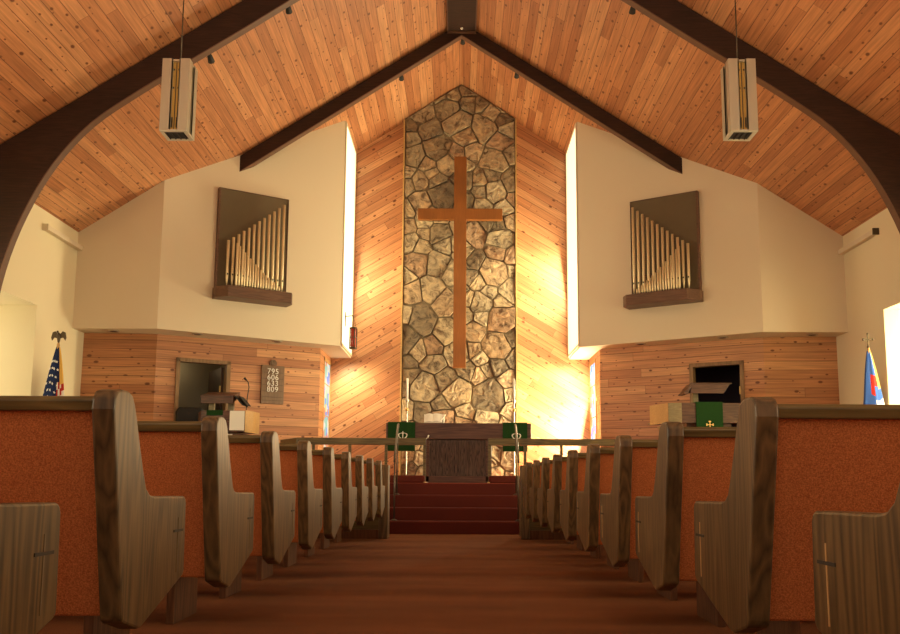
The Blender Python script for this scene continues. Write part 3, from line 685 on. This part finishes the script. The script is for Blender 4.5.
# ================================================================ PENDANTS
def pendant(loc, label):
    t = thing('pendant_lantern', label, 'pendant lamp', loc, 0, 'hanging lanterns over the nave')
    h = .79; w = .142
    bm = BM(); tube(bm, [(0, 0, h), (0, 0, roof(loc[0])-loc[2]-.01)], .007, 8); obj('hanging_rod', bm, M_iron, t)
    for k in range(4):
        T = Matrix.Rotation(k*PI/2, 4, 'Z')
        for sx in (-1, 1):
            bm = BM(); xa, xb = sorted((sx*.035, sx*.140)); prism(bm, [(xa, -w), (xb, -w), (xb, -w+.012), (xa, -w+.012)], 'z', 0.02, h, T=T)
            q = sorted((sx*.035, sx*.045)); prism(bm, [(q[0], -w), (q[1], -w), (q[1], -w+.05), (q[0], -w+.05)], 'z', 0.02, h, T=T); obj('metal_panel', bm, M_alum, t)
        bm = BM(); box(bm, -.034, .034, -w+.035, -w+.045, .03, h-.01, T=T); g = obj('amber_glass', bm, M_amber, t)
        bm = BM(); box(bm, -.004, .004, -w+.028, -w+.034, .03, h-.01, T=T)
        for (za, zb) in ((h-.12, h-.10), (h-.32, h-.30), (.05, .16)): box(bm, -.034, -.016, -w+.03, -w+.034, za, zb, T=T); box(bm, .016, .034, -w+.03, -w+.034, za, zb, T=T)
        obj('glazing_bars', bm, M_iron, g)
    bm = BM()
    for (a, b, c, d) in ((-.142, .142, -.142, -.10), (-.142, .142, .10, .142), (-.142, -.10, -.10, .10), (.10, .142, -.10, .10)): box(bm, a, b, c, d, -.0, .02)
    obj('bottom_rim', bm, M_alum, t, .003)
    bm = BM(); box(bm, -.10, .10, -.10, .10, .01, .03)
    for k in range(4): box(bm, -.10+k*.055, -.092+k*.055, -.10, .10, -.0, .012)
    obj('louvre', bm, M_black, t)
    bm = BM(); box(bm, -.14, .14, -.14, .14, h-.03, h-.01); obj('top_plate', bm, M_alum, t)
pendant((-2.97, 9.0, 4.20), 'boxy metal and amber glass lantern hanging at the left')
pendant((2.92, 9.0, 4.23), 'boxy metal and amber glass lantern hanging at the right')

# ================================================================ SANCTUARY LAMP
t = thing('sanctuary_lamp', 'small red glass sanctuary lamp hanging from a bracket left of the stone wall', 'lamp', (-1.90, 14.72, 2.80))
bm = BM(); box(bm, -.012, 0, -.02, .02, .38, .62); tube(bm, [(0, 0, .55), (.11, 0, .56), (.13, 0, .55)], .008, 8); obj('bracket', bm, M_iron, t)
bm = BM()
for a in range(3): tube(bm, [(.13, 0, .55), (.13+.045*math.cos(a*2.1), .045*math.sin(a*2.1), .36)], .003, 6)
obj('chain', bm, M_iron, t)
bm = BM(); lathe(bm, [(.04, .04), (.046, .05), (.046, .34), (.04, .35)], .13, 0, 16); obj('glass', bm, M_redglass, t, label='ruby red glass cylinder')
bm = BM()
for (za, zb) in ((.0, .03), (.34, .36), (.19, .20)): lathe(bm, [(.062, za), (.062, zb)], .13, 0, 16)
for a in range(4): tube(bm, [(.13+0.06*math.cos(a*PI/2+.5), 0.06*math.sin(a*PI/2+.5), .0), (.13+0.06*math.cos(a*PI/2+.5), 0.06*math.sin(a*PI/2+.5), .36)], .010, 6)
obj('cage', bm, M_iron, t)

# ================================================================ HYMN BOARD
angL = math.atan2(1.37, 2.27)
t = thing('hymn_board', 'brown hymn board with white numbers on the left pine wall', 'hymn board', (-3.03, 14.448, 1.86), angL)
def HB(): return BM()
bm = HB(); box(bm, -.19, .19, -.035, -.002, 0, .62); bd = obj('board', bm, M_board, t, .005)
bm = HB()
for z in (.05, .105, .20, .30, .40, .50): box(bm, -.17, .17, -.041, -.035, z, z+.008)
obj('slot_rail', bm, M_boardslot, bd)
bm = HB(); tube(bm, [(0, -.03, .655), (0, -.005, .655)], .062, 20); tube(bm, [(.035*math.cos(a)+.005, -.036, .655+.035*math.sin(a)) for a in [.8+i*.5 for i in range(10)]], .007, 6); obj('crest', bm, M_board, t)
for row, txt in enumerate(('795', '606', '633', '809')):
    for ci, ch in enumerate(txt):
        cu = bpy.data.curves.new('digit', 'FONT'); cu.body = ch; cu.size = .122; cu.align_x = 'CENTER'; cu.extrude = .002
        to = bpy.data.objects.new('tmp', cu); COL.objects.link(to); bpy.context.view_layer.update()
        me = bpy.data.meshes.new_from_object(to.evaluated_get(bpy.context.evaluated_depsgraph_get())); bpy.data.objects.remove(to)
        me.materials.clear(); me.materials.append(M_white)
        o = bpy.data.objects.new('number', me); COL.objects.link(o); o.parent = t
        o.rotation_euler = (PI/2, 0, 0); o.location = (-.005+(ci-1)*.066, -.044, .485-row*.097)

# ================================================================ LECTERN (left) and PULPIT (right)
LY = 12.75
t = thing('lectern', 'wooden lectern with slanted reading desk and white notices, left of the chancel', 'lectern', (-3.32, LY, PZ))
bm = BM(); band = [(-.50, .40), (-.36, .04), (-.02, -.03), (.28, .0), (.29, .05), (.34, .5), (.2, .62), (-.3, .62)]
prism(bm, band, 'z', .70, 1.0); obj('tray', bm, [M_walnut], t, .004)
bm = BM(); prism(bm, [(.282, -.004), (.345, .22), (.374, .5), (.34, .5), (.31, .22), (.275, .03)], 'z', .695, 1.005); obj('side_board', bm, M_golden, t, label='side board, pale golden from chancel light put into its colour')
bm = BM(); prism(bm, [(-.36, .12), (.24, .12), (.26, .5), (-.36, .5)], 'z', 0, .68); obj('body', bm, M_walnut, t, .006)
bm = BM(); box(bm, -.30, -.22, .2, .26, 1.0, 1.14); box(bm, -.02, .06, .2, .26, 1.0, 1.14); obj('desk_post', bm, M_tan, t, .003)
bm = BM(); prism(bm, [(.0, 1.10), (.0, 1.215), (.40, 1.30), (.40, 1.24)], 'x', -.36, .10); prism(bm, [(.0, 1.21), (-.02, 1.205), (-.02, 1.225), (.0, 1.225)], 'x', -.36, .10); obj('reading_desk', bm, M_walnut, t, .005)
bm = BM(); prism(bm, [(.10, 1.22), (.12, 1.22), (.24, 1.08), (.22, 1.08)], 'y', .02, .36); prism(bm, [(.15, 1.22), (.165, 1.22), (.275, 1.09), (.255, 1.09)], 'y', .08, .38); obj('desk_edge', bm, M_black, t)
bm = BM(); prism(bm, [(-.26, .010), (-.03, -.034), (-.04, -.042), (-.27, .001)], 'z', .93, 1.005); obj('green_cloth', bm, M_green, t, label='small green cloth over the tray')
def paper(nm, loc, pl, z0, z1, lab):
    bm = BM(); prism(bm, pl, 'z', z0, z1); o = obj(nm, bm, M_paper); o.location = loc; return tag(o, lab, 'paper')
paper('notice_sheet', (-3.32, LY, PZ), [(.07, -.027), (.272, -.003), (.272, -.010), (.07, -.034)], .72, .995, 'larger white sheet taped to the front of the lectern')
paper('notice_card', (-3.32, LY, PZ), [(0, .112), (.08, .112), (.08, .118), (0, .118)], .60, .675, 'small white card below the sheet on the lectern front')
t = thing('microphone', 'thin black gooseneck microphone rising from the lectern', 'microphone', (-3.09, LY+.25, PZ+1.0))
bm = BM(); tube(bm, [(0, 0, 0), (.01, 0, .2), (.03, 0, .36), (.02, -.02, .43), (0, -.04, .46)], .007, 8); obj('gooseneck', bm, M_black, t)
bm = BM(); tube(bm, [(.002, -.04, .455), (-.03, -.06, .49)], [.012, .018], 10); obj('capsule', bm, M_black, t)

t = thing('pulpit', 'wide walnut pulpit with faceted band and raised reading desk, right of the chancel', 'pulpit', (3.37, LY, PZ+.0))
bm = BM(); band = [(-.22, 0), (.62, 0), (.82, .2), (.9, .7), (.6, .95), (-.35, .95), (-.6, .62)]
prism(bm, [(-.22, 0), (.62, 0), (.62, .04), (-.21, .04)], 'z', .86, 1.145); obj('front_board', bm, M_walnut, t, .004)
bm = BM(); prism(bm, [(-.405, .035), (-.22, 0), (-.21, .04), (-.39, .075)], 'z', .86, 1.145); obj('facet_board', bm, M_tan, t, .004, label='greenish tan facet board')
bm = BM(); prism(bm, [(-.56, .55), (-.405, .035), (-.39, .075), (-.53, .56)], 'z', .86, 1.145); obj('side_board', bm, M_golden, t, .004, label='side board, golden from slit window light put into its colour')
bm = BM(); prism(bm, [(.62, 0), (.84, .3), (.88, .9), (.84, .9), (.8, .32), (.6, .04)], 'z', .86, 1.145); obj('side_board', bm, M_walnut, t, .004)
bm = BM(); prism(bm, [(-.52, .9), (-.52, .55), (-.38, .08), (-.2, .045), (.6, .045), (.8, .32), (.82, .9)], 'z', .88, .91); obj('tray', bm, M_walnut, t)
bm = BM(); prism(bm, [(-.12, .14), (.52, .14), (.58, .8), (-.2, .8)], 'z', 0, .88); obj('body', bm, M_walnut, t, .006)
for (xa, xb) in ((-.50, -.14), (.78, .54)):
    bm = BM(); prism(bm, [(xa, .82), (xb, .30), (xb+.05*(1 if xa < 0 else -1), .30), (xa+.06*(1 if xa < 0 else -1), .82)], 'y', .3, .36); obj('brace', bm, M_golden, t, .004)
bm = BM(); box(bm, .02, .10, .3, .38, .91, 1.33); obj('desk_post', bm, M_tan, t, .004)
bm = BM()
# slanted desk: deep front board, sloping top towards the preacher, angled left wing
poly(bm, [(-.09, 0, 1.28), (.38, 0, 1.28), (.48, 0, 1.42), (-.07, 0, 1.42), (-.10, .42, 1.33), (.38, .42, 1.33), (.48, .42, 1.38), (-.10, .42, 1.38)], [(0, 1, 2, 3), (4, 7, 6, 5), (0, 4, 5, 1), (3, 2, 6, 7), (1, 5, 6, 2), (0, 3, 7, 4)])
obj('reading_desk', bm, M_walnut, t, .004)
bm = BM(); prism(bm, [(-.07, 1.425), (-.05, 1.425), (-.13, 1.27), (-.20, 1.27)], 'y', -.01, .30); obj('desk_wing', bm, M_walnut, t, .003)
bm = BM(); box(bm, -.08, .50, -.02, .02, 1.418, 1.432); obj('desk_lip', bm, M_walnut, t, .003)
t = thing('pulpit_parament', 'green cloth with gold cross hanging over the front of the pulpit', 'cloth', (3.35, LY, PZ))
bm = BM(); prism(bm, [(-.006, .745), (-.014, .745), (-.014, 1.158), (.20, 1.158), (.20, 1.148), (-.004, 1.148)], 'x', .0, .38); obj('cloth', bm, M_green, t)
bm = BM(); emblem(bm, .19, -.015, .835, .045); obj('emblem', bm, M_gold, t, label='gold cross emblem')
# chair seen through the left doorway
t = thing('armchair', 'black padded armchair in front of the left doorway, mostly behind the lectern', 'chair', (-4.03, 13.45, PZ), .3)
bm = BM(); prism(bm, [(-.20, .46), (.20, .46), (.21, 1.05), (.17, 1.12), (-.17, 1.12), (-.21, 1.05)], 'y', .22, .30); obj('backrest', bm, M_black, t, .03, 3)
bm = BM(); box(bm, -.27, .27, -.25, .24, .38, .47); obj('seat', bm, M_black, t, .02, 3)
for sx in (-1, 1):
    bm = BM(); q = sorted((sx*.27, sx*.32)); box(bm, q[0], q[1], -.22, .25, .64, .68); obj('armrest', bm, M_black, t, .01)
    for yy in (-.22, .22): bm = BM(); box(bm, sx*.29-.02, sx*.29+.02, yy-.02, yy+.02, 0, .64); obj('leg', bm, M_black, t)

# ================================================================ FLAGS
def star_pts(cx, cz, r):
    return [(cx+(r if i % 2 == 0 else r*.42)*math.sin(PI*i/5), cz+(r if i % 2 == 0 else r*.42)*math.cos(PI*i/5)) for i in range(10)]
def flag(loc, label, kind, s):
    t = thing('flag_on_pole', label, 'flag', loc)
    top = 2.42
    bm = BM(); lathe(bm, [(.15, 0), (.15, .02), (.05, .05), (.016, .08), (.014, top-.06), (.02, top), (.008, top+.04)], seg=14); obj('pole', bm, M_golden, t)
    # cloth hung in folds: grid over angle (a) and height (h)
    bm = BM(); NA, NH = 30, 26
    def P(i, j):
        a = -1.1*PI+2.0*PI*i/NA; v = j/NH
        zb = 1.2
        z = top-.02-(top-zb)*v
        r = .02+.15*min(1, v*1.15)**.85
        f = 1+.16*math.sin(a*5+2*v)+.06*math.sin(a*9)
        return Vector((r*f*math.sin(a)+s*.03*v, -r*f*math.cos(a)*.55, z-(.05*math.sin(a*3)*v)))
    g = [[bm.verts.new(P(i, j)) for j in range(NH+1)] for i in range(NA+1)]
    for i in range(NA):
        for j in range(NH):
            f = bm.faces.new((g[i][j], g[i+1][j], g[i+1][j+1], g[i][j+1])); f.smooth = True
            a = -1.1*PI+2.0*PI*(i+.5)/NA; v = j/NH; u = math.sin(a)
            if kind == 'us':
                if .84 < u and v < .42: mi = 3
                elif u > .5 and v >= .36: mi = 1 if int((u*7+v*13)) % 2 == 0 else 2
                elif v > .75: mi = 1 if (i//2) % 2 else 2
                else: mi = 0
            else:
                if u > .80 and v < .40: mi = 3
                elif .26 < v < .35 and u > -.3: mi = 1
                elif .26 < v < .47 and -.25 < u < .15: mi = 1
                elif v > .50 and u > .0 or v > .7: mi = 2
                else: mi = 0
            f.material_index = mi
    if kind == 'us':
        for r in range(9):
            for k in range(5):
                a = -1.25+k*.50+(.25 if r % 2 else 0); v = .17+r*.082
                if math.sin(a) > .5 or v > .9: continue
                i = (a+1.1*PI)/(2*PI)*NA; j = v*NH
                p = P(i, j); du = (P(i+.5, j)-P(i-.5, j)).normalized(); dv = (P(i, j-.5)-P(i, j+.5)).normalized(); nn = du.cross(dv).normalized()
                if nn.y > 0: nn = -nn
                bm.faces.new([bm.verts.new(p+nn*.007+du*x+dv*z) for x, z in star_pts(0, 0, .02)]).material_index = 4
    mats = [M_flagblue, M_flagred, M_flagwhite, M_fringe, M_white] if kind == 'us' else [M_flagroyal, M_flagred, M_flagwhite, M_fringe]
    c = obj('cloth', bm, mats, t); sm = c.modifiers.new('solid', 'SOLIDIFY'); sm.thickness = .004
    if kind == 'us':     # eagle finial
        bm = BM(); tube(bm, [(0, 0, top+.03), (0, 0, top+.08), (0, -.01, top+.13), (.0, -.02, top+.165)], [.012, .022, .028, .012], 10); ball(bm, (-.008, -.03, top+.175), .016, 10)
        for sx in (-1, 1):
            prism(bm, [(sx*.01, top+.14), (sx*.05, top+.185), (sx*.085, top+.17), (sx*.10, top+.10), (sx*.088, top+.06), (sx*.06, top+.10), (sx*.02, top+.09)], 'y', -.008, .008)
        obj('eagle_finial', bm, M_iron, t)
    else:
        bm = BM(); z = top+.13; box(bm, -.009, .009, -.008, .008, top+.03, z+.075); box(bm, -.065, .065, -.008, .008, z-.009, z+.009)
        for dx, dz in ((-.065, 0), (.065, 0), (0, .075)): ball(bm, (dx, 0, z+dz), .018, 8)
        ball(bm, (0, 0, top+.03), .02, 10); obj('cross_finial', bm, M_iron, t)
flag((-5.37, 11.9, 0), 'furled American flag with eagle finial on a pole by the left wall', 'us', -1)
flag((5.46, 11.9, 0), 'furled blue, red and white Christian flag with cross finial by the right wall', 'ch', 1)
